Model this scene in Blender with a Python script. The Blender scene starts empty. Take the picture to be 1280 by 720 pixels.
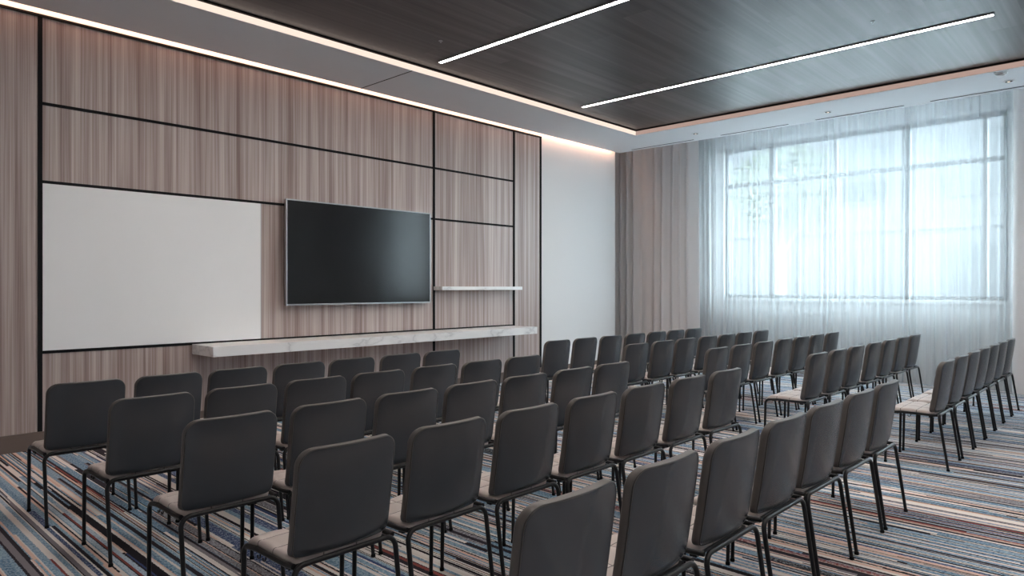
import bpy, bmesh, math, random
from mathutils import Vector, Matrix
random.seed(7)
S = bpy.context.scene
COL = S.collection
PI = math.pi

# ------------------------------------------------------------------ helpers
def link(o):
    COL.objects.link(o); return o

def tag(o, label=None, cat=None, group=None, kind=None):
    if label: o['label'] = label
    if cat: o['category'] = cat
    if group: o['group'] = group
    if kind: o['kind'] = kind
    return o

def empty(name, loc=(0, 0, 0), rz=0.0):
    o = bpy.data.objects.new(name, None)
    o.empty_display_size = 0.1
    o.location = loc; o.rotation_euler = (0, 0, rz)
    return link(o)

def mesh_obj(name, bm, mat, parent=None, smooth=False, auto=None):
    bmesh.ops.recalc_face_normals(bm, faces=bm.faces)
    me = bpy.data.meshes.new(name)
    bm.to_mesh(me); bm.free()
    mats = mat if isinstance(mat, (list, tuple)) else [mat]
    for m in mats: me.materials.append(m)
    if smooth:
        for p in me.polygons: p.use_smooth = True
        if auto is not None:
            try: me.set_sharp_from_angle(angle=math.radians(auto))
            except Exception: pass
    o = bpy.data.objects.new(name, me)
    link(o)
    if parent is not None: o.parent = parent
    return o

def box(bm, x0, x1, y0, y1, z0, z1, bev=0.0):
    r = bmesh.ops.create_cube(bm, size=1.0)
    vs = r['verts']
    for v in vs:
        v.co = Vector((x0 + (v.co.x + .5) * (x1 - x0), y0 + (v.co.y + .5) * (y1 - y0), z0 + (v.co.z + .5) * (z1 - z0)))
    if bev > 0:
        es = list({e for v in vs for e in v.link_edges})
        bmesh.ops.bevel(bm, geom=es, offset=bev, segments=2, affect='EDGES', profile=0.6)
    return vs

def tube(bm, pts, r, seg=10, caps=True):
    """swept round tube along a polyline, r a number or one per point"""
    pts = [Vector(p) for p in pts]
    n = len(pts)
    rs = r if isinstance(r, (list, tuple)) else [r] * n
    rings = []
    up = None
    for i, p in enumerate(pts):
        if i == 0: t = pts[1] - pts[0]
        elif i == n - 1: t = pts[-1] - pts[-2]
        else: t = (pts[i + 1] - p).normalized() + (p - pts[i - 1]).normalized()
        t.normalize()
        if up is None:
            a = Vector((0, 0, 1)) if abs(t.z) < .9 else Vector((1, 0, 0))
            up = (a - t * a.dot(t)).normalized()
        else:
            up = (up - t * up.dot(t)).normalized()
        s = t.cross(up)
        rings.append([bm.verts.new(p + (up * math.cos(2 * PI * k / seg) + s * math.sin(2 * PI * k / seg)) * rs[i]) for k in range(seg)])
    for a, b in zip(rings, rings[1:]):
        for k in range(seg):
            bm.faces.new((a[k], a[(k + 1) % seg], b[(k + 1) % seg], b[k]))
    if caps:
        bm.faces.new(list(reversed(rings[0]))); bm.faces.new(rings[-1])

def arc_pts(p0, corner, p1, r, n=6):
    """points from p0 to p1 with the corner rounded by radius r"""
    p0, c, p1 = Vector(p0), Vector(corner), Vector(p1)
    a = (p0 - c).normalized(); b = (p1 - c).normalized()
    ang = a.angle(b); d = r / math.tan(ang / 2)
    s, e = c + a * d, c + b * d
    ctr = c + (a + b).normalized() * (r / math.sin(ang / 2))
    out = [p0]
    u, v = (s - ctr), (e - ctr)
    th = u.angle(v)
    for i in range(n + 1):
        t = i / n
        out.append(ctr + (u * math.sin((1 - t) * th) + v * math.sin(t * th)) / math.sin(th))
    out.append(p1)
    return out

def lathe(bm, prof, seg=20, c=(0, 0, 0), flip=1):
    rings = []
    for r, z in prof:
        rings.append([bm.verts.new((c[0] + r * math.cos(2 * PI * k / seg), c[1] + r * math.sin(2 * PI * k / seg), c[2] + flip * z)) for k in range(seg)])
    for a, b in zip(rings, rings[1:]):
        for k in range(seg):
            bm.faces.new((a[k], a[(k + 1) % seg], b[(k + 1) % seg], b[k]))
    bm.faces.new(rings[0]); bm.faces.new(list(reversed(rings[-1])))

# ------------------------------------------------------------------ materials
class N:
    def __init__(s, name):
        s.m = bpy.data.materials.new(name); s.m.use_nodes = True
        s.t = s.m.node_tree; s.t.nodes.clear()
        s.out = s.n('ShaderNodeOutputMaterial')
    def n(s, typ, **kw):
        x = s.t.nodes.new(typ)
        for k, v in kw.items():
            if k == 'inp':
                for kk, vv in v.items():
                    if isinstance(vv, bpy.types.NodeSocket): s.t.links.new(vv, x.inputs[kk])
                    else: x.inputs[kk].default_value = vv
            else: setattr(x, k, v)
        return x
    def l(s, a, b): s.t.links.new(a, b)
    def math(s, op, a, b=None, c=None):
        x = s.n('ShaderNodeMath', operation=op)
        for i, v in enumerate((a, b, c)):
            if v is None: continue
            if isinstance(v, bpy.types.NodeSocket): s.l(v, x.inputs[i])
            else: x.inputs[i].default_value = v
        return x.outputs[0]
    def mix(s, fac, a, b, blend='MIX'):
        x = s.n('ShaderNodeMix', data_type='RGBA', blend_type=blend)
        for i, v in ((0, fac), (6, a), (7, b)):
            if isinstance(v, bpy.types.NodeSocket): s.l(v, x.inputs[i])
            else: x.inputs[i].default_value = v if i == 0 else (*v, 1)[:4]
        return x.outputs[2]
    def ramp(s, fac, stops, interp='LINEAR'):
        x = s.n('ShaderNodeValToRGB'); s.l(fac, x.inputs[0])
        cr = x.color_ramp; cr.interpolation = interp
        while len(cr.elements) < len(stops): cr.elements.new(0.5)
        for e, (p, c) in zip(cr.elements, stops):
            e.position = p; e.color = (*c, 1)
        return x.outputs[0]
    def pbr(s, col, rough=.5, metal=0.0, spec=.5, bump=None, bstr=.2, bdist=.002, **kw):
        b = s.n('ShaderNodeBsdfPrincipled')
        if isinstance(col, bpy.types.NodeSocket): s.l(col, b.inputs['Base Color'])
        else: b.inputs['Base Color'].default_value = (*col, 1)
        if isinstance(rough, bpy.types.NodeSocket): s.l(rough, b.inputs['Roughness'])
        else: b.inputs['Roughness'].default_value = rough
        b.inputs['Metallic'].default_value = metal
        b.inputs['Specular IOR Level'].default_value = spec
        for k, v in kw.items(): b.inputs[k.replace('_', ' ')].default_value = v
        if bump is not None:
            bp = s.n('ShaderNodeBump', inp={'Height': bump, 'Strength': bstr, 'Distance': bdist})
            s.l(bp.outputs[0], b.inputs['Normal'])
        s.l(b.outputs[0], s.out.inputs[0])
        return s.m
    def pos(s):
        return s.n('ShaderNodeNewGeometry').outputs['Position']
    def obj(s):
        return s.n('ShaderNodeTexCoord').outputs['Object']
    def noise(s, vec, scale=5, detail=4, rough=.5, dim='3D'):
        x = s.n('ShaderNodeTexNoise', noise_dimensions=dim)
        s.l(vec, x.inputs['Vector'])
        x.inputs['Scale'].default_value = scale; x.inputs['Detail'].default_value = detail; x.inputs['Roughness'].default_value = rough
        return x.outputs[0]
    def mapv(s, vec, scale=(1, 1, 1), loc=(0, 0, 0)):
        x = s.n('ShaderNodeMapping'); s.l(vec, x.inputs[0])
        x.inputs['Scale'].default_value = scale; x.inputs['Location'].default_value = loc
        return x.outputs[0]

def srgb(r, g, b):
    f = lambda c: c / 12.92 if c <= .04045 else ((c + .055) / 1.055) ** 2.4
    return tuple(f(v / 255) for v in (r, g, b))

def m_plain(name, col, rough=.5, metal=0.0, spec=.5, bscale=None, bstr=.1):
    n = N(name)
    bump = n.noise(n.obj(), bscale, 3) if bscale else None
    v = n.noise(n.obj(), 3.0, 3)
    c = n.mix(v, tuple(x * .985 for x in col), tuple(min(1, x * 1.015) for x in col))
    return n.pbr(c, rough, metal, spec, bump=bump, bstr=bstr)

def m_wall_wood():
    n = N('vertical_grain_veneer')
    p = n.pos()
    a = n.noise(n.mapv(p, (16, 1, .22)), 1.0, 3, .55)
    b = n.noise(n.mapv(p, (75, 1, .55), (3.1, 0, 0)), 1.0, 4, .6)
    c = n.noise(n.mapv(p, (3.2, 1, .10), (9, 0, 2)), 1.0, 2)
    f = n.math('ADD', n.math('MULTIPLY', a, .50), n.math('ADD', n.math('MULTIPLY', b, .40), n.math('MULTIPLY', c, .10)))
    col = n.ramp(f, [(.36, (.230, .160, .142)), (.45, (.350, .270, .247)), (.53, (.470, .392, .368)), (.62, (.580, .508, .482))])
    return n.pbr(col, .42, spec=.35, bump=b, bstr=.05)

def m_ceiling_wood():
    n = N('dark_ceiling_veneer')
    p = n.pos()
    sep = n.n('ShaderNodeSeparateXYZ', inp={0: p})
    y, x = sep.outputs[1], sep.outputs[0]
    row = n.math('FLOOR', n.math('DIVIDE', y, .30))
    wn = n.n('ShaderNodeTexWhiteNoise', noise_dimensions='1D'); n.l(row, wn.inputs['W'])
    seg = n.math('FLOOR', n.math('DIVIDE', n.math('ADD', x, n.math('MULTIPLY', wn.outputs[0], 5.0)), 2.4))
    cmb = n.n('ShaderNodeCombineXYZ', inp={0: row, 1: seg})
    wn2 = n.n('ShaderNodeTexWhiteNoise', noise_dimensions='2D'); n.l(cmb.outputs[0], wn2.inputs['Vector'])
    off = n.n('ShaderNodeVectorMath', operation='ADD')
    n.l(n.mapv(p, (.30, 13, 1)), off.inputs[0])
    sc = n.n('ShaderNodeVectorMath', operation='SCALE'); n.l(wn2.outputs[1], sc.inputs[0]); sc.inputs['Scale'].default_value = 9
    n.l(sc.outputs[0], off.inputs[1])
    g = n.noise(off.outputs[0], 1.0, 4, .6)
    f = n.math('ADD', n.math('MULTIPLY', g, .8), n.math('MULTIPLY', wn2.outputs[0], .20))
    col = n.ramp(f, [(.32, (.028, .026, .027)), (.5, (.058, .054, .056)), (.68, (.105, .098, .100))])
    return n.pbr(col, .36, spec=.5, bump=g, bstr=.03)

def m_carpet():
    n = N('striped_carpet')
    p = n.pos()
    sep = n.n('ShaderNodeSeparateXYZ', inp={0: p})
    x, y = sep.outputs[0], sep.outputs[1]
    # slightly ragged edges of the tufted stripes
    rg = n.noise(n.mapv(p, (90, 90, 1)), 1.0, 2)
    wob = n.math('MULTIPLY', n.math('SUBTRACT', rg, .5), .010)
    # warp x so that stripe widths vary
    wx = n.noise(n.mapv(p, (2.3, .0, 0)), 1.0, 3)
    xx = n.math('ADD', n.math('ADD', x, wob), n.math('MULTIPLY', wx, .22))
    def layer(w, ln, seed):
        i = n.math('FLOOR', n.math('DIVIDE', n.math('ADD', xx, seed), w))
        wn = n.n('ShaderNodeTexWhiteNoise', noise_dimensions='1D'); n.l(n.math('ADD', i, seed * 17.3), wn.inputs['W'])
        j = n.math('FLOOR', n.math('DIVIDE', n.math('ADD', y, n.math('MULTIPLY', wn.outputs[0], 13.7)), ln))
        cmb = n.n('ShaderNodeCombineXYZ', inp={0: i, 1: j, 2: seed})
        w2 = n.n('ShaderNodeTexWhiteNoise', noise_dimensions='3D'); n.l(cmb.outputs[0], w2.inputs['Vector'])
        return w2.outputs[0], w2.outputs[1]
    blue = srgb(130, 158, 180); pale = srgb(176, 192, 206); navy = srgb(64, 78, 116); char = srgb(50, 46, 52)
    cream = srgb(222, 214, 208); peach = srgb(214, 182, 166); rust = srgb(134, 72, 68); grey = srgb(128, 122, 126); teal = srgb(104, 136, 162)
    a, ac = layer(.085, 2.3, .0)
    base = n.ramp(a, [(0, blue), (.24, teal), (.42, pale), (.50, blue), (.62, grey), (.70, navy), (.77, teal), (.90, char), (.955, rust)], 'CONSTANT')
    # speckled yarns
    sp = n.noise(n.mapv(p, (95, 60, 1)), 1.0, 3, .75)
    base = n.mix(n.math('MULTIPLY', n.math('GREATER_THAN', sp, .53), .45), base, srgb(190, 200, 206))
    base = n.mix(n.math('MULTIPLY', n.math('LESS_THAN', sp, .43), .55), base, srgb(50, 60, 78))
    b, bc = layer(.026, 2.6, 3.0)
    thin = n.ramp(b, [(0, char), (.30, cream), (.56, peach), (.70, grey), (.80, srgb(224, 218, 212)), (.93, navy), (.97, rust)], 'CONSTANT')
    b2, _ = layer(.026, 2.6, 8.0)
    base = n.mix(n.math('GREATER_THAN', b2, .58), base, thin)
    c, cc = layer(.011, 3.4, 5.0)
    fine = n.ramp(c, [(0, srgb(40, 37, 42)), (.5, srgb(216, 208, 202)), (.85, peach)], 'CONSTANT')
    c2, _ = layer(.011, 3.4, 11.0)
    base = n.mix(n.math('GREATER_THAN', c2, .74), base, fine)
    pile = n.noise(n.mapv(p, (260, 260, 1)), 1.0, 2)
    base = n.mix(.25, base, n.ramp(pile, [(.3, (.25, .25, .25)), (.7, (.75, .75, .75))]), 'SOFT_LIGHT')
    return n.pbr(base, .95, spec=.08, bump=pile, bstr=.25, bdist=.004)

def m_marble():
    n = N('white_marble')
    p = n.pos()
    w = n.noise(n.mapv(p, (.9, 2, 2)), 1.1, 5, .55)
    dist = n.math('ABSOLUTE', n.math('SUBTRACT', w, .5))
    vein = n.ramp(dist, [(0, (.58, .58, .59)), (.012, (.72, .72, .725)), (.05, (.80, .80, .80))])
    return n.pbr(vein, .28, spec=.5)

def m_leather(name, dark, light, rough=.45, spec=.45, seams=None):
    n = N(name)
    o = n.obj()
    v = n.n('ShaderNodeTexVoronoi', inp={'Scale': 420.0}); n.l(o, v.inputs['Vector'])
    g = n.noise(o, 6, 3)
    c = n.mix(g, dark, light)
    if seams:
        sp = n.n('ShaderNodeSeparateXYZ', inp={0: o}); f = None
        for ax, q in seams:
            d = n.math('LESS_THAN', n.math('ABSOLUTE', n.math('SUBTRACT', sp.outputs[ax], q)), .0028)
            f = d if f is None else n.math('MAXIMUM', f, d)
        c = n.mix(n.math('MULTIPLY', f, .8), c, (.07, .06, .056))
    return n.pbr(c, rough, spec=spec, bump=v.outputs[0], bstr=.06, bdist=.001)

def m_emit(name, col, strength):
    n = N(name)
    e = n.n('ShaderNodeEmission', inp={'Color': (*col, 1), 'Strength': strength})
    n.l(e.outputs[0], n.out.inputs[0])
    return n.m

def m_sheer():
    n = N('sheer_voile')
    p = n.pos()
    weave = n.noise(n.mapv(p, (1, 30, .6)), 1.0, 3)
    tr = n.n('ShaderNodeBsdfTransparent', inp={'Color': (.97, .99, 1, 1)})
    df = n.n('ShaderNodeBsdfDiffuse', inp={'Color': (.84, .86, .87, 1)})
    tl = n.n('ShaderNodeBsdfTranslucent', inp={'Color': (.22, .232, .238, 1)})
    m1 = n.n('ShaderNodeMixShader', inp={0: .45}); n.l(df.outputs[0], m1.inputs[1]); n.l(tl.outputs[0], m1.inputs[2])
    fac = n.math('ADD', .70, n.math('MULTIPLY', n.math('SUBTRACT', weave, .5), .20))
    m2 = n.n('ShaderNodeMixShader'); n.l(fac, m2.inputs[0]); n.l(tr.outputs[0], m2.inputs[1]); n.l(m1.outputs[0], m2.inputs[2])
    n.l(m2.outputs[0], n.out.inputs[0])
    return n.m

def m_drape():
    n = N('taupe_drape')
    p = n.pos()
    w = n.noise(n.mapv(p, (40, 120, 120)), 1.0, 3)
    c = n.mix(w, (.82, .80, .80), (.91, .89, .89))
    df = n.n('ShaderNodeBsdfDiffuse'); n.l(c, df.inputs[0])
    tl = n.n('ShaderNodeBsdfTranslucent', inp={'Color': (.50, .47, .455, 1)})
    m1 = n.n('ShaderNodeMixShader', inp={0: .25}); n.l(df.outputs[0], m1.inputs[1]); n.l(tl.outputs[0], m1.inputs[2])
    n.l(m1.outputs[0], n.out.inputs[0])
    return n.m

def m_glass():
    n = N('window_glass')
    tr = n.n('ShaderNodeBsdfTransparent', inp={'Color': (.95, .98, .97, 1)})
    gl = n.n('ShaderNodeBsdfGlossy', inp={'Roughness': .02})
    m = n.n('ShaderNodeMixShader', inp={0: .06}); n.l(tr.outputs[0], m.inputs[1]); n.l(gl.outputs[0], m.inputs[2])
    n.l(m.outputs[0], n.out.inputs[0])
    return n.m

def m_wallpaper():
    n = N('pale_wallcovering')
    p = n.pos()
    w = n.noise(n.mapv(p, (90, 90, 90)), 1.0, 3, .7)
    c = n.mix(w, (.74, .735, .735), (.82, .815, .81))
    return n.pbr(c, .8, spec=.2, bump=w, bstr=.05)

M = dict(
    wood=m_wall_wood(), ceil_wood=m_ceiling_wood(), carpet=m_carpet(), marble=m_marble(),
    paint=m_plain('pale_ceiling_paint', (.74, .75, .77), .8, spec=.2),
    wallpaper=m_wallpaper(),
    wallwhite=m_plain('white_wall_paint', (.80, .80, .80), .8, spec=.2),
    black=m_plain('black_metal_trim', (.010, .010, .011), .7, spec=.12),
    frame=m_plain('black_powder_coat', (.007, .007, .008), .36, spec=.35),
    base=m_plain('brown_baseboard', (.155, .115, .098), .5, spec=.4),
    back=m_leather('charcoal_leatherette', (.034, .039, .047), (.042, .047, .055), .26, .8),
    taupe=m_leather('taupe_leatherette', (.50, .432, .400), (.57, .495, .462), .42, .45, ((0, -.072), (0, .072), (1, .050 - .056), (1, .050 + .056))),
    shell=m_leather('shaded_taupe_leatherette', (.090, .079, .075), (.112, .098, .092), .42, .45),  # seat leather darkened: shade on the backrest edges put into the colour
    pipe=m_leather('dark_taupe_piping', (.045, .041, .040), (.055, .050, .048), .45, .45),
    seam=m_plain('seat_seam_thread', (.09, .075, .07), .6),
    board=m_plain('glass_whiteboard', (.90, .905, .91), .16, spec=.5),
    screen=m_plain('black_screen', (.006, .006, .007), .16, spec=.5),
    silver=m_plain('silver_bezel', (.45, .46, .48), .3, metal=.8),
    tvback=m_plain('black_tv_housing', (.02, .02, .022), .5),
    led=m_emit('warm_led_diffuser', (1.0, .925, .875), 92.0),
    cove=m_emit('warm_cove_led', (1.0, .56, .38), 14.0),
    cove2=m_emit('warm_tray_led', (1.0, .80, .68), 1.0),
    tray_bounce=m_emit('tray_face_bounce_glow', (1.0, .70, .60), .42),  # emission stands for indirect light on the window-side tray face, no lamp there
    lens=m_emit('downlight_lamp', (1.0, .85, .7), 1.2),
    sheer=m_sheer(), drape=m_drape(), glass=m_glass(),
    alu=m_plain('grey_window_frame', (.16, .17, .18), .5, metal=.2),
    white_plastic=m_plain('white_plastic', (.75, .76, .77), .4),
    facade=m_plain('pale_facade', (.058, .061, .064), .9),
    facade_win=m_plain('facade_glass', (.018, .022, .025), .3),
    street=m_plain('pale_paving', (.62, .63, .64), .9),
    leaf=m_plain('tree_leaves', (.075, .092, .066), .8), bark=m_plain('tree_bark', (.12, .09, .07), .9),
)

# ------------------------------------------------------------------ camera
F = 861.0
cam = bpy.data.cameras.new('camera'); co = bpy.data.objects.new('camera', cam); link(co)
cam.sensor_width = 36.0; cam.lens = F / 1280 * 36.0; cam.clip_start = .05
FX, FY = .7283, .6852
co.location = (0, 0, 1.40)
co.rotation_euler = (PI / 2, 0, math.atan2(FY, FX) - PI / 2)
S.camera = co

# ------------------------------------------------------------------ room
YW = 7.11           # front wall face
XL, YB = -3.0, -4.6
XE = 10.28          # end of the front wall, edge of the ceiling over the curtain recess
XG = 11.62          # window plane
YEND = 8.0
ZC = 3.81

def struct(name, bm, mat, parent=None, **kw):
    o = mesh_obj(name, bm, mat, parent, **kw)
    if parent is None: o['kind'] = 'structure'
    return o

b = bmesh.new(); box(b, XL - .2, XG + .25, YB - .2, YEND + .2, -.15, 0); struct('floor', b, M['carpet'])
# front wall: painted wall with the veneer cladding on it
b = bmesh.new(); box(b, XL - .2, XE, YW + .022, YEND, 0, 4.35); struct('wall_front', b, M['wallpaper'])
ZP = 3.765
b = bmesh.new()
edges = [XL, 1.553, 4.658, 6.022, 7.595, 8.21]
for a, c in zip(edges, edges[1:]):
    box(b, a + .002, c - .002, YW, YW + .024, .0, ZP)
struct('wall_front_cladding', b, M['wood'])
TR = 0
def trim(x0, x1, z0, z1, y0=YW - .012):
    global TR
    TR += 1
    b = bmesh.new(); box(b, x0, x1, y0, YW + .002, z0, z1, .002)
    o = struct('trim_%d' % TR, b, M['black'])
for x in (1.553, 6.022, 7.595, 8.21):
    trim(x - .017, x + .017, .15 if x < 8 else 0, ZP)
trim(XL, 8.227, ZP - .002, ZP + .022, YW - .014)
for z, x0, x1 in ((3.012, 1.570, 6.005), (2.328, 1.570, 6.005), (.838, 1.570, 6.005), (3.012, 6.039, 7.578), (2.328, 6.039, 7.578), (.838, 6.039, 7.578)):
    trim(x0, x1, z - .013, z + .013, YW - .010)
b = bmesh.new(); box(b, XL, XE, YW - .022, YW, 0, .135); box(b, XL, XE, YW - .026, YW, .135, .15, .003)
struct('baseboard_front', b, M['base'])
# the other walls
b = bmesh.new(); box(b, XL - .2, XL, YB, YW, 0, 4.35); struct('wall_left', b, M['wallwhite'])
b = bmesh.new(); box(b, XL - .2, XG + .25, YB - .2, YB, 0, 4.35); struct('wall_back', b, M['wallwhite'])
b = bmesh.new(); box(b, XE, XG + .25, YEND, YEND + .2, 0, 4.35); struct('wall_recess_end', b, M['wallwhite'])
# window wall with one large opening and a smaller added one out of view
WY0, WY1, WZ0, WZ1 = 1.53, 5.70, 1.22, 3.89
VY0, VY1 = -1.4, .55
b = bmesh.new()
box(b, XG, XG + .25, YB, VY0, 0, 4.35); box(b, XG, XG + .25, VY1, WY0, 0, 4.35); box(b, XG, XG + .25, WY1, YEND, 0, 4.35)
for y0, y1 in ((WY0, WY1), (VY0, VY1)):
    box(b, XG, XG + .25, y0, y1, 0, WZ0); box(b, XG, XG + .25, y0, y1, WZ1, 4.35)
struct('wall_right', b, M['wallwhite'])
def window(name, y0, y1, bars):
    b = bmesh.new()
    box(b, XG + .06, XG + .14, y0, y1, WZ0, WZ0 + .06); box(b, XG + .06, XG + .14, y0, y1, WZ1 - .09, WZ1)
    for y, w in bars: box(b, XG + .06, XG + .14, y - w, y + w, WZ0, WZ1)
    box(b, XG + .065, XG + .135, y0, y1, 3.18, 3.25)
    w1 = struct(name, b, M['alu'])
    b = bmesh.new(); box(b, XG + .09, XG + .102, y0 + .02, y1 - .02, WZ0 + .02, WZ1 - .02)
    mesh_obj('window_pane', b, M['glass'], w1)
    b = bmesh.new(); box(b, XG - .06, XG + .06, y0 - .02, y1 + .02, WZ0 - .05, WZ0 - .002, .004); mesh_obj('window_sill', b, M['wallwhite'], w1)
window('window_1', WY0, WY1, ((WY0 + .03, .028), (1.80, .028), (2.80, .055), (3.82, .028), (4.85, .055), (WY1 - .03, .028)))

window('added_fill_window', VY0, VY1, ((VY0 + .03, .028), (-.42, .028), (VY1 - .03, .028)))  # unseen window added for more daylight and the reflection in the TV

# ceiling: pale border, opening with raised dark veneer tray
TX0, TX1, TY0, TY1 = -1.2, 9.27, -2.6, 6.04
b = bmesh.new()
YS = YW - .075       # ceiling stops short of the front wall: light slot
ZT = 4.15; ZV = 3.886
box(b, XL, XE, TY1, YS, ZC, ZT); box(b, XL, XE, YB, TY0, ZC, ZT)
box(b, XL, TX0, TY0, TY1, ZC, ZT); box(b, TX1, XE, TY0, TY1, ZC, ZT)
struct('ceiling', b, M['paint'])
b = bmesh.new(); box(b, XL - .2, XG + .25, YB - .2, YEND + .2, 4.35, 4.5); struct('ceiling_deck', b, M['paint'])
b = bmesh.new(); box(b, TX0 + .035, TX1 - .035, TY0 + .035, TY1 - .035, ZV, 4.02); struct('ceiling_veneer_tray', b, M['ceil_wood'])
b = bmesh.new()
for (x0, x1, y0, y1) in ((TX0, TX1, TY1 - .04, TY1), (TX0, TX1, TY0, TY0 + .04), (TX0, TX0 + .04, TY0, TY1), (TX1 - .04, TX1, TY0, TY1)):
    box(b, x0 + .001, x1 - .001, y0 + .001, y1 - .001, ZV - .012, ZV - .0005)
struct('ceiling_tray_trim', b, M['black'])
# joint in the pale ceiling border
b = bmesh.new(); box(b, 4.80, 4.815, TY1 + .005, YS - .005, ZC - .0015, ZC + .001); struct('ceiling_joint', b, M['black'])

# glowing tray faces: front edge an LED, window edge emissive in place of indirect light
def strip(name, x0, x1, y0, y1, z0, z1, mat, label, cat='light strip', group=None):
    b = bmesh.new(); box(b, x0, x1, y0, y1, z0, z1)
    o = mesh_obj(name, b, mat); tag(o, label, cat, group); return o
strip('tray_glow_strip', TX0 + .05, TX1 - .012, TY1 - .011, TY1 - .0005, ZC + .004, ZV - .014, M['cove2'], 'bright warm light strip along the dark ceiling tray on the TV wall side')
strip('tray_glow_strip', TX1 - .011, TX1 - .0005, TY0 + .05, TY1 - .012, ZC + .004, ZV - .014, M['tray_bounce'], 'pink glow standing for indirect light on the window-side face of the dark ceiling tray')
# cove light over the veneer wall, in the slot between ceiling and wall
b = bmesh.new(); box(b, XL, XE - .02, YS + .008, YW + .012, 3.955, 3.985)
o = mesh_obj('cove_light_strip', b, M['cove']); tag(o, 'warm glowing cove light strip along the top of the TV wall', 'light strip')

# ------------------------------------------------------------------ ceiling fittings
def linear_light(x, label, y=3.43, L=2.33):
    t = empty('linear_ceiling_light', (x, y, ZV)); tag(t, label, 'ceiling light', 'linear lights in the dark ceiling')
    b = bmesh.new()
    box(b, -.028, -.021, -L, L, -.014, .004); box(b, .021, .028, -L, L, -.014, .004)
    box(b, -.028, .028, -L - .008, -L, -.014, .004); box(b, -.028, .028, L, L + .008, -.014, .004)
    mesh_obj('housing', b, M['silver'], t)
    b = bmesh.new(); box(b, -.0205, .0205, -L + .001, L - .001, -.011, .002); mesh_obj('diffuser', b, M['led'], t)
linear_light(4.97, 'warm linear ceiling light running above the TV and cut by the top of the photo')
linear_light(7.53, 'long warm linear ceiling light in the dark ceiling nearest the window')

linear_light(2.44, 'added linear fill light nearest the whiteboard, above the top edge of the photo')  # unseen lamp added to brighten the seats
for x, lab in ((.3, 'added linear fill light above the viewer on the left'), (2.44, 'added linear fill light above and behind the viewer'), (5.0, 'added linear fill light above the rearmost row, out of the photo'), (7.57, 'added linear fill light above the rearmost row nearest the window, out of the photo')):  # unseen lamps added to lift the interior brightness
    linear_light(x, lab, -.75, 1.45)

def downlight(x, y, label):
    t = empty('downlight', (x, y, ZC)); tag(t, label, 'downlight', 'downlights in the pale ceiling border')
    b = bmesh.new()
    lathe(b, [(.062, .002), (.062, -.006), (.048, -.008), (.042, -.002), (.040, .001)], 24)
    mesh_obj('trim_ring', b, M['white_plastic'], t, smooth=True, auto=40)
    b = bmesh.new(); lathe(b, [(.038, .0005), (.036, -.004), (.012, -.006)], 20); mesh_obj('lamp', b, M['black'], t, smooth=True)
    b = bmesh.new(); lathe(b, [(.016, -.0055), (.012, -.010), (.004, -.012)], 16); mesh_obj('lens', b, M['lens'], t, smooth=True)
def ceil_at(u, v, z=ZC):
    d = F * (z - 1.40) / (360 - v); l = (u - 640) / F
    return d * (FX + l * FY), d * (FY - l * FX)
for (u, v), lab in (((869.5, 167), 'small round ceiling downlight above the taupe drape'),
                    ((1035, 140), 'small round ceiling downlight above the middle of the sheer curtain'),
                    ((1261, 101.5), 'small round ceiling downlight at the right edge by the smoke detector')):
    downlight(*ceil_at(u, v), lab)
x, y = ceil_at(1251, 91)
t = empty('smoke_detector', (x, y, ZC)); tag(t, 'white round smoke detector on the pale ceiling border by the tray edge', 'smoke detector')
b = bmesh.new(); lathe(b, [(.062, .002), (.062, -.012), (.055, -.020)], 24); mesh_obj('base', b, M['white_plastic'], t, smooth=True, auto=40)
b = bmesh.new(); lathe(b, [(.045, -.0205), (.045, -.032), (.030, -.040), (.006, -.042)], 24); mesh_obj('cap', b, M['white_plastic'], t, smooth=True, auto=40)
def sprinkler(u, v, lab):
    x, y = ceil_at(u, v, ZV)
    t = empty('sprinkler_head', (x, y, ZV)); t.scale = (.6, .6, .6); tag(t, lab, 'sprinkler', 'sprinklers in the dark ceiling')
    b = bmesh.new(); lathe(b, [(.035, .001), (.034, -.006), (.018, -.009)], 20); mesh_obj('escutcheon', b, M['silver'], t, smooth=True, auto=40)
    b = bmesh.new(); tube(b, [(0, 0, -.006), (0, 0, -.020)], .009, 10)
    tube(b, [(-.012, 0, -.02), (-.014, 0, -.028), (0, 0, -.034)], .003, 6); tube(b, [(.012, 0, -.02), (.014, 0, -.028), (0, 0, -.034)], .003, 6)
    mesh_obj('nozzle', b, M['silver'], t)
    b = bmesh.new(); lathe(b, [(.014, -.033), (.015, -.035), (.004, -.036)], 14); mesh_obj('deflector', b, M['silver'], t)
sprinkler(551, 51, 'small sprinkler head in the dark ceiling above the TV')
sprinkler(1091, 27, 'small sprinkler head in the dark ceiling towards the window')
for (y0, y1), lab in zip(((5.51, 6.71), (3.98, 5.05), (2.46, 3.60), (1.02, 2.16)),
        ('slot air vent in the ceiling above the taupe drape beside the TV wall corner', 'slot air vent above the left part of the sheer curtain',
         'slot air vent above the middle of the sheer curtain', 'slot air vent above the right end of the sheer curtain')):
    t = empty('slot_air_vent', (10.17, (y0 + y1) / 2, ZC)); tag(t, lab, 'air vent', 'slot air vents along the window side of the ceiling')
    h = (y1 - y0) / 2
    b = bmesh.new(); box(b, -.0225, .0225, -h, h, -.0010, .001); mesh_obj('slot', b, M['black'], t)
    b = bmesh.new()
    box(b, -.030, -.022, -h - .008, h + .008, -.003, .001); box(b, .022, .030, -h - .008, h + .008, -.003, .001)
    box(b, -.03, .03, -h - .008, -h, -.003, .001); box(b, -.03, .03, h, h + .008, -.003, .001)
    mesh_obj('flange', b, M['paint'], t)

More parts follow.
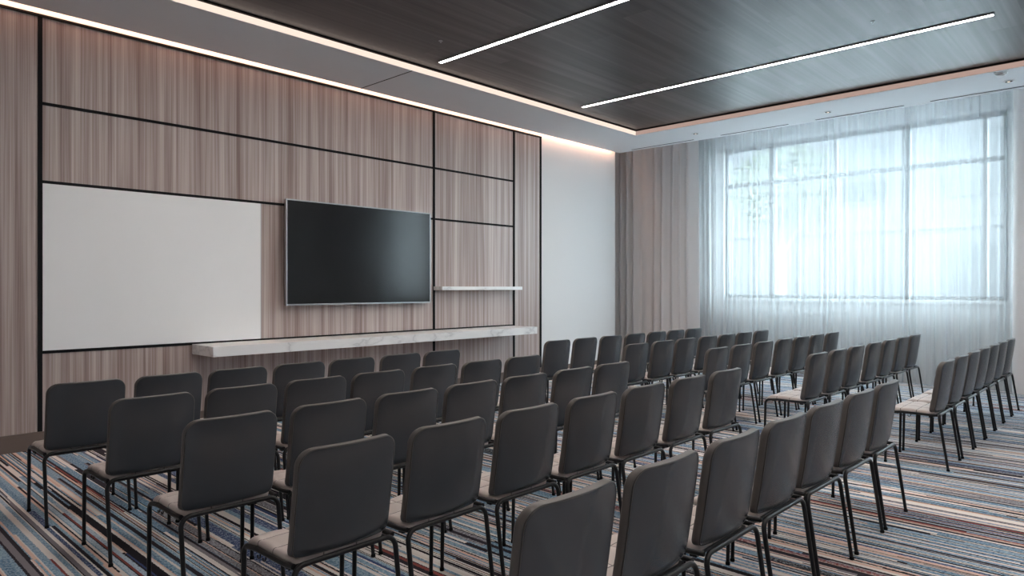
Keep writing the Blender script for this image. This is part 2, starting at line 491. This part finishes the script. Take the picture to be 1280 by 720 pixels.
# ------------------------------------------------------------------ things on the front wall
t = empty('whiteboard', (2.569, YW, 1.583)); tag(t, 'large frameless white glass whiteboard on the veneer wall left of the TV', 'whiteboard')
b = bmesh.new(); box(b, -.999, .999, -.016, -.001, -.731, .731, .002); mesh_obj('writing_surface', b, M['board'], t)
b = bmesh.new(); box(b, 1.000, 1.006, -.014, -.0005, -.731, .731); mesh_obj('edge_strip', b, M['silver'], t)

t = empty('flat_screen_tv', (4.842, 7.0, 1.795)); tag(t, 'huge black flat-screen TV mounted on the veneer wall above the marble ledge', 'television')
hw, hh = 1.029, .590
b = bmesh.new(); box(b, -hw + .004, hw - .004, .0, .045, -hh + .004, hh - .004, .006); mesh_obj('housing', b, M['tvback'], t)
b = bmesh.new(); box(b, -hw + .014, hw - .014, -.003, .004, -hh + .018, hh - .014); mesh_obj('screen', b, M['screen'], t)
b = bmesh.new()
box(b, -hw, -hw + .013, -.006, .03, -hh, hh, .002); box(b, hw - .013, hw, -.006, .03, -hh, hh, .002)
box(b, -hw + .013, hw - .013, -.006, .03, hh - .013, hh, .002); box(b, -hw + .013, hw - .013, -.006, .03, -hh, -hh + .017, .002)
mesh_obj('bezel', b, M['silver'], t)
b = bmesh.new(); box(b, -.35, .35, .045, .1095, -.22, .22, .004); mesh_obj('wall_bracket', b, M['tvback'], t)

b = bmesh.new(); box(b, 2.843, 7.56, 6.605, YW - .0135, .735, .835, .003)
o = mesh_obj('marble_shelf', b, M['marble']); tag(o, 'long thick white marble ledge floating on the wall below the TV', 'shelf')
b = bmesh.new(); box(b, 6.008, 7.58, 6.92, YW - .0135, 1.372, 1.420, .002)
o = mesh_obj('wall_shelf', b, M['marble']); tag(o, 'short thin white wall shelf right of the TV', 'shelf')

# ------------------------------------------------------------------ curtains
def pleated(name, y0, y1, x, z0, z1, amp, wl, mat, seed, parent=None, step=.012):
    rnd = random.Random(seed)
    n = int((y1 - y0) / step); b = bmesh.new()
    ph = [rnd.uniform(0, 6.28) for _ in range(6)]
    zs = [z0, z0 + .03, z0 + .25, z0 + .8, z0 + 1.5, z0 + 2.3, z0 + 3.0, z1 - .3, z1 - .05, z1]
    rows = []
    for z in zs:
        h = (z - z0) / (z1 - z0)
        row = []
        for i in range(n + 1):
            y = y0 + (y1 - y0) * i / n
            p = 2 * PI * y / wl + 1.1 * math.sin(2 * PI * y / (wl * 5.3) + ph[0]) + .7 * math.sin(2 * PI * y / (wl * 2.7) + ph[1])
            a = amp * (.62 + .38 * math.sin(2 * PI * y / (wl * 3.7) + ph[2])) * (1.0 - .25 * h)
            dx = a * math.sin(p) + .3 * a * math.sin(2 * p + ph[3] + .6 * h) + .012 * math.sin(2 * PI * y / .9 + ph[4] + 1.5 * h) * (1 - h)
            dy = .35 * a * math.cos(p) + .01 * math.sin(3 * h + ph[5] + y * 5)
            row.append(b.verts.new((x + dx, y + dy, z)))
        rows.append(row)
    for r0, r1 in zip(rows, rows[1:]):
        for i in range(n): b.faces.new((r0[i], r0[i + 1], r1[i + 1], r1[i]))
    return mesh_obj(name, b, mat, parent, smooth=True)
XC = 11.20
def curtain(name, cloth, y0, y1, x, amp, wl, mat, seed, label, cat):
    t = empty(name, (0, 0, 0)); tag(t, label, cat)
    pleated(cloth, y0, y1, x, .012, 4.20, amp, wl, mat, seed, t)
    b = bmesh.new(); box(b, x - .02, x + .02, y0, y1, 4.22, 4.25, .003)
    mesh_obj('track', b, M['white_plastic'], t)
    b = bmesh.new(); box(b, x - .006, x + .006, y0 + .01, y1 - .01, 4.19, 4.225); mesh_obj('heading_tape', b, mat, t)
curtain('sheer_curtain', 'voile', 1.40, 6.25, XC + .08, .045, .105, M['sheer'], 3, 'wide translucent white sheer curtain drawn across the window', 'curtain')
curtain('drape', 'cloth', 5.95, 7.93, XC - .10, .085, .19, M['drape'], 5, 'opaque taupe drape hanging beside the TV wall, left of the sheer curtain', 'curtain')
curtain('sheer_curtain', 'voile', -1.7, .85, XC + .08, .045, .105, M['sheer'], 4, 'added white sheer curtain over the added unseen second window right of the photo', 'curtain')  # belongs to the unseen window added for its light
curtain('drape', 'cloth', .62, 1.42, XC - .10, .085, .19, M['drape'], 8, 'grey drape hanging at the right edge, right of the sheer curtain', 'curtain')

# ------------------------------------------------------------------ outside
b = bmesh.new(); box(b, XG + .3, 60, -45, 60, -.4, -.1); o = mesh_obj('street_outside', b, M['street']); tag(o, kind='structure')
def building(x, y0, y1, h, label):
    t = empty('building_outside', (x, (y0 + y1) / 2, -.1)); tag(t, label, 'building', 'pale buildings outside the window')
    w = (y1 - y0) / 2
    b = bmesh.new(); box(b, 0, 6, -w, w, 0, h); box(b, -.25, 6.2, -w - .2, w + .2, h, h + .35)
    for z in (3.3, 6.6, 9.9): box(b, -.12, .02, -w, w, z, z + .25)
    mesh_obj('wall', b, M['facade'], t)
    yy = -w + 1.2
    while yy < w - 1.0:
        for z in (1.0, 4.3, 7.6):
            if z + 2 > h: continue
            b = bmesh.new(); box(b, -.06, .06, yy - .08, yy + 1.38, z - .08, z + 1.88); fr = mesh_obj('window', b, M['facade'], t)
            b = bmesh.new(); box(b, -.075, -.055, yy, yy + 1.3, z, z + 1.8); mesh_obj('pane', b, M['facade_win'], fr)
        yy += 2.9
building(24, 2.2, 12.0, 9.0, 'pale building seen faintly through the right half of the sheer curtain')
building(31, 10.0, 40, 12.6, 'pale building seen faintly through the left half of the sheer curtain')
t = empty('tree_outside', (20.5, 8.2, -.1)); tag(t, 'pale green tree seen faintly through the middle of the sheer curtain', 'tree')
b = bmesh.new(); tube(b, [(0, 0, 0), (.05, .02, 1.6), (0, .1, 3.0), (.1, .0, 4.6)], [.17, .13, .10, .05], 10)
tube(b, [(0, .08, 2.6), (.3, .8, 3.6), (.3, 1.1, 4.4)], [.07, .05, .02], 8); tube(b, [(0, .06, 2.4), (-.2, -.7, 3.5), (-.2, -1.0, 4.2)], [.07, .05, .02], 8)
mesh_obj('trunk', b, M['bark'], t)
b = bmesh.new(); rnd = random.Random(4)
for k in range(2600):
    while True:
        q = Vector((rnd.uniform(-1, 1), rnd.uniform(-1, 1), rnd.uniform(-1, 1)))
        if .35 < q.length < 1: break
    c = Vector((q.x * 1.4, q.y * 1.6, 4.4 + q.z * 1.5)); s = rnd.uniform(.06, .13)
    r = Matrix.Rotation(rnd.uniform(0, 6.28), 3, Vector((rnd.uniform(-1, 1), rnd.uniform(-1, 1), rnd.uniform(-1, 1))).normalized())
    b.faces.new([b.verts.new(c + r @ Vector(w)) for w in ((-s, 0, 0), (0, -s * .5, .01), (s, 0, 0), (0, s * .5, .01))])
mesh_obj('foliage', b, M['leaf'], t)

# ------------------------------------------------------------------ the chair
def rr_point(a, bb, hw, hh, r):
    """point of a rounded rectangle's outline hit from the square's outline point (a, b) in [-1,1]"""
    x, z = a * hw, bb * hh
    rt = r(a, bb) if callable(r) else r
    cx, cz = hw - rt, hh - rt
    if abs(x) > cx and abs(z) > cz:
        sx, sz = math.copysign(1, x), math.copysign(1, z)
        d = Vector((abs(x) - cx, abs(z) - cz)); d.normalize()
        return sx * (cx + d.x * rt), sz * (cz + d.y * rt)
    return x, z
def ring_grid(bm, per_side, ks, hw, hh, r, fn):
    """concentric rounded-rect rings; fn(x, z, k) -> Vector. returns list of rings (outer first) and closes the centre"""
    sq = []
    for i in range(per_side): sq.append((-1 + 2 * i / per_side, -1))
    for i in range(per_side): sq.append((1, -1 + 2 * i / per_side))
    for i in range(per_side): sq.append((1 - 2 * i / per_side, 1))
    for i in range(per_side): sq.append((-1, 1 - 2 * i / per_side))
    out = [rr_point(a, c, hw, hh, r) for a, c in sq]
    rings = []
    for k in ks:
        rings.append([bm.verts.new(fn(x * k, z * k, k)) for x, z in out])
    cen = bm.verts.new(fn(0, 0, 0))
    n = len(out)
    for A_, B2 in zip(rings, rings[1:]):
        for i in range(n): bm.faces.new((A_[i], A_[(i + 1) % n], B2[(i + 1) % n], B2[i]))
    for i in range(n): bm.faces.new((rings[-1][i], rings[-1][(i + 1) % n], cen))
    return rings, out
def bridge(bm, A_, B2):
    n = len(A_)
    for i in range(n): bm.faces.new((A_[i], A_[(i + 1) % n], B2[(i + 1) % n], B2[i]))

BW, BH, BZ = .213, .2015, .6305      # backrest half width, half height, centre height
def back_y(z):
    """rear face of the back, profile from the seat to the top: leaning back, curling forward at the bottom"""
    h = max(0, (z - .429) / .403)
    return -.150 - .062 * h ** .85 + .006 * max(0, (.12 - h) / .12) ** 2
def rad(a, c): return .062 if c > 0 else .030
def make_chair():
    t = empty('stacking_chair')
    tag(t, 'chair', 'chair', 'padded chairs set out in rows')
    # seat: quilted pad with waterfall front
    b = bmesh.new()
    SW, SD, SY = .216, .168, .050
    gx, gy = (-.074, .074), (-.07, .07)
    def quilt(x, y):
        a = abs(math.sin(PI * (x + SW) / (2 * SW / 3))) ; c = abs(math.sin(PI * (y + SD) / (2 * SD / 3)))
        if abs(x) > SW * .66: a = max(a, .75)
        if abs(y) > SD * .66: c = max(c, .75)
        return 1 - (a ** .45) * (c ** .45)
    def base_z(y):
        f = max(0, (y - .07) / .098)
        return .452 - .038 * f ** 2 - .012 * max(0, -y - .05) / .15
    def top(x, y, k):
        e = max(0, (k - .90) / .10)
        puff = .5 + .5 * math.cos(min(1, abs(x) / SW) * PI)
        z = base_z(y) - .022 * (1 - math.sqrt(max(0, 1 - e * e))) - .013 * quilt(x, y) * (1 - e) + .003 * puff
        return Vector((x, y + SY, z))
    def bot(x, y, k): return Vector((x * .985, y * .985 + SY, base_z(y) - .044 + .006 * k))
    ks = [1, .995, .98, .96, .93, .90] + [.88 - .02 * i for i in range(43)]
    r1, _ = ring_grid(b, 60, ks, SW, SD, .045, top)
    r2, _ = ring_grid(b, 60, [1, .9, .5], SW, SD, .045, bot)
    bridge(b, r1[0], r2[0])
    seat = mesh_obj('seat', b, M['taupe'], t, smooth=True, auto=70)
    seat['label'] = 'taupe quilted seat pad'
    # backrest: padded front, sides and top
    b = bmesh.new()
    gz = (-.09, .0, .09)
    def front(x, z, k):
        e = max(0, (k - .86) / .14)
        g = max(math.exp(-((z - q) / .009) ** 2) for q in gz)
        g = max(g, max(math.exp(-((x - q) / .009) ** 2) for q in gx))
        th = .036 + .010 * (1 - e * e) - .005 * g * (1 - e)
        zz = BZ + z
        return Vector((x, back_y(zz) + th - .014 * (1 - math.sqrt(max(0, 1 - e * e))) + .028 * (x / BW) ** 2, zz))
    def rear(x, z, k):
        zz = BZ + z
        return Vector((x, back_y(zz) + .028 * (x / BW) ** 2 + .002, zz))
    rf, _ = ring_grid(b, 28, [1, .99, .97, .94, .90, .86] + [.8 - .06 * i for i in range(13)], BW, BH, rad, front)
    rm = []
    ro, out = None, None
    rb, out = ring_grid(b, 28, [.985, .96, .9, .8, .6, .3], BW, BH, rad, rear)
    bridge(b, rf[0], rb[0])
    back = mesh_obj('backrest', b, M['shell'], t, smooth=True, auto=80)
    # charcoal rear panel, slightly crowned, inside the piping
    b = bmesh.new()
    def panel(x, z, k):
        zz = BZ + z
        return Vector((x, back_y(zz) + .028 * (x / BW) ** 2 - .0005 - .006 * math.sqrt(max(0, 1 - k ** 6)), zz))
    ring_grid(b, 28, [.972, .965, .95, .93, .9, .85, .78, .7, .6, .5, .4, .3, .2, .1], BW, BH, rad, panel)
    pn = mesh_obj('rear_panel', b, M['back'], back, smooth=True); pn['label'] = 'smooth charcoal rear panel of the backrest'
    b = bmesh.new()
    pts = [Vector((x * .975, back_y(BZ + z * .975) + .028 * (x / BW) ** 2 - .001, BZ + z * .975)) for x, z in out]
    tube(b, pts + [pts[0]], .0034, 6, caps=False)
    mesh_obj('piping', b, M['pipe'], back, smooth=True)
    # frame: black tube
    r = .0105; lx = .2220; zb = .417
    for s in (-1, 1):
        b = bmesh.new()
        tube(b, arc_pts((s * lx, .213, .006), (s * lx, .205, zb - .012), (s * lx, .10, zb), .038, 7), [r * .88] + [r] * 9, 12)
        lg = mesh_obj('leg', b, M['frame'], t, smooth=True, auto=50)
        b = bmesh.new(); lathe(b, [(.0115, 0), (.0118, .010), (.010, .016)], 12, (s * lx, .213, 0)); mesh_obj('foot_glide', b, M['black'], lg, smooth=True, auto=50)
    for s in (-1, 1):
        b = bmesh.new()
        tube(b, arc_pts((s * lx, -.222, .006), (s * lx, -.160, zb), (s * .10, -.160, zb), .045, 7), [r * .88] + [r] * 9, 12)
        lg = mesh_obj('leg', b, M['frame'], t, smooth=True, auto=50)
        b = bmesh.new(); lathe(b, [(.0115, 0), (.0118, .010), (.010, .016)], 12, (s * lx, -.222, 0)); mesh_obj('foot_glide', b, M['black'], lg, smooth=True, auto=50)
    for s in (-1, 1):
        b = bmesh.new(); tube(b, [(s * lx, .10, zb), (s * lx, -.10, zb - .001), (s * (lx - .006), -.152, zb)], r * .98, 12)
        rl = mesh_obj('side_rail', b, M['frame'], t, smooth=True, auto=50)
        b = bmesh.new()
        for yy in (.03, .07):
            tube(b, [(s * lx, yy, zb - .008), (s * (lx + .002), yy + .004, zb - .026), (s * (lx + .003), yy + .016, zb - .030), (s * (lx + .002), yy + .022, zb - .020)], .0028, 6)
        mesh_obj('linking_hook', b, M['frame'], rl)
    b = bmesh.new(); tube(b, [(-.10, -.160, zb), (.10, -.160, zb)], r, 12); mesh_obj('rear_rail', b, M['frame'], t, smooth=True, auto=50)
    b = bmesh.new(); box(b, -lx + .008, lx - .008, .12, .15, zb - .020, zb - .006, .003); box(b, -lx + .008, lx - .008, -.12, -.09, zb - .024, zb - .010, .003)
    mesh_obj('seat_support', b, M['frame'], t)
    return t

def dup(root):
    c = root.copy(); link(c)
    for ch in root.children:
        d = ch.copy(); link(d); d.parent = c
        for g in ch.children:
            e = g.copy(); link(e); e.parent = d
    return c

ROWS = [  # rows from the TV wall towards the camera: (Y of the back's top, [X...]) per block
    ((4.742, [1.29, 1.77, 2.24, 2.72, 3.19, 3.68, 4.15]), (4.76, [5.83, 6.33, 6.84, 7.36, 7.87, 8.355, 8.85])),
    ((3.857, [1.36, 1.85, 2.335, 2.815, 3.31, 3.80, 4.28]), (3.885, [6.045, 6.57, 7.055, 7.58, 8.075, 8.56, 9.085])),
    ((2.999, [1.395, 1.895, 2.39, 2.875, 3.36, 3.87, 4.35]), (3.05, [6.16, 6.68, 7.22, 7.765, 8.28, 8.79, 9.33])),
    ((2.173, [1.455, 1.96, 2.472, 2.985, 3.49, 4.01, 4.54]), (2.155, [6.255, 6.78, 7.31, 7.89, 8.44, 8.99, 9.54])),
    ((1.174, [1.53, 2.04, 2.555, 3.065, 3.565, 4.10, 4.61]), (1.195, [6.33, 6.87, 7.40, 7.92, 8.44, 8.96, 9.50])),
]
ORD = ['first', 'second', 'third', 'fourth', 'fifth', 'sixth', 'seventh']
RORD = ['front row nearest the TV wall', 'second row from the TV wall', 'middle of the five rows', 'fourth row from the TV wall', 'rearmost row']
rnd = random.Random(21)
first = make_chair(); used = False
for ri, blocks in enumerate(ROWS):
    for bi, (Y, xs) in enumerate(blocks):
        for ci, x in enumerate(xs):
            if used: o = dup(first)
            else: o, used = first, True
            o.location = (x, Y + .207, 0)
            o.rotation_euler = (0, 0, math.radians(rnd.uniform(-.6, .6)))
            o['label'] = '%s chair from the left, %s, %s' % (ORD[ci], RORD[ri], ('left block by the whiteboard', 'right block by the window')[bi])

# ------------------------------------------------------------------ light
w = bpy.data.worlds.new('world'); S.world = w; w.use_nodes = True
nt = w.node_tree; bg = nt.nodes['Background']
bg.inputs[0].default_value = (.79, .905, 1.0, 1); bg.inputs[1].default_value = 28.0
for y0, y1 in ((WY0, WY1), (VY0, VY1)):
    pl = bpy.data.lights.new('window_portal', 'AREA'); pl.shape = 'RECTANGLE'; pl.size = WZ1 - WZ0; pl.size_y = y1 - y0
    pl.cycles.is_portal = True
    po = bpy.data.objects.new('window_portal', pl); link(po)
    po.location = (XG + .2, (y0 + y1) / 2, (WZ0 + WZ1) / 2); po.rotation_euler = (0, PI / 2, 0)

S.view_settings.view_transform = 'Standard'; S.view_settings.look = 'None'
S.view_settings.exposure = 0.12; S.view_settings.gamma = 1.0; S.view_settings.use_curve_mapping = False
S.cycles.max_bounces = 12; S.cycles.diffuse_bounces = 5; S.cycles.transparent_max_bounces = 24; S.cycles.transmission_bounces = 8
S.cycles.use_denoising = True
S.cycles.sample_clamp_indirect = 8.0
S.cycles.caustics_reflective = False; S.cycles.caustics_refractive = False
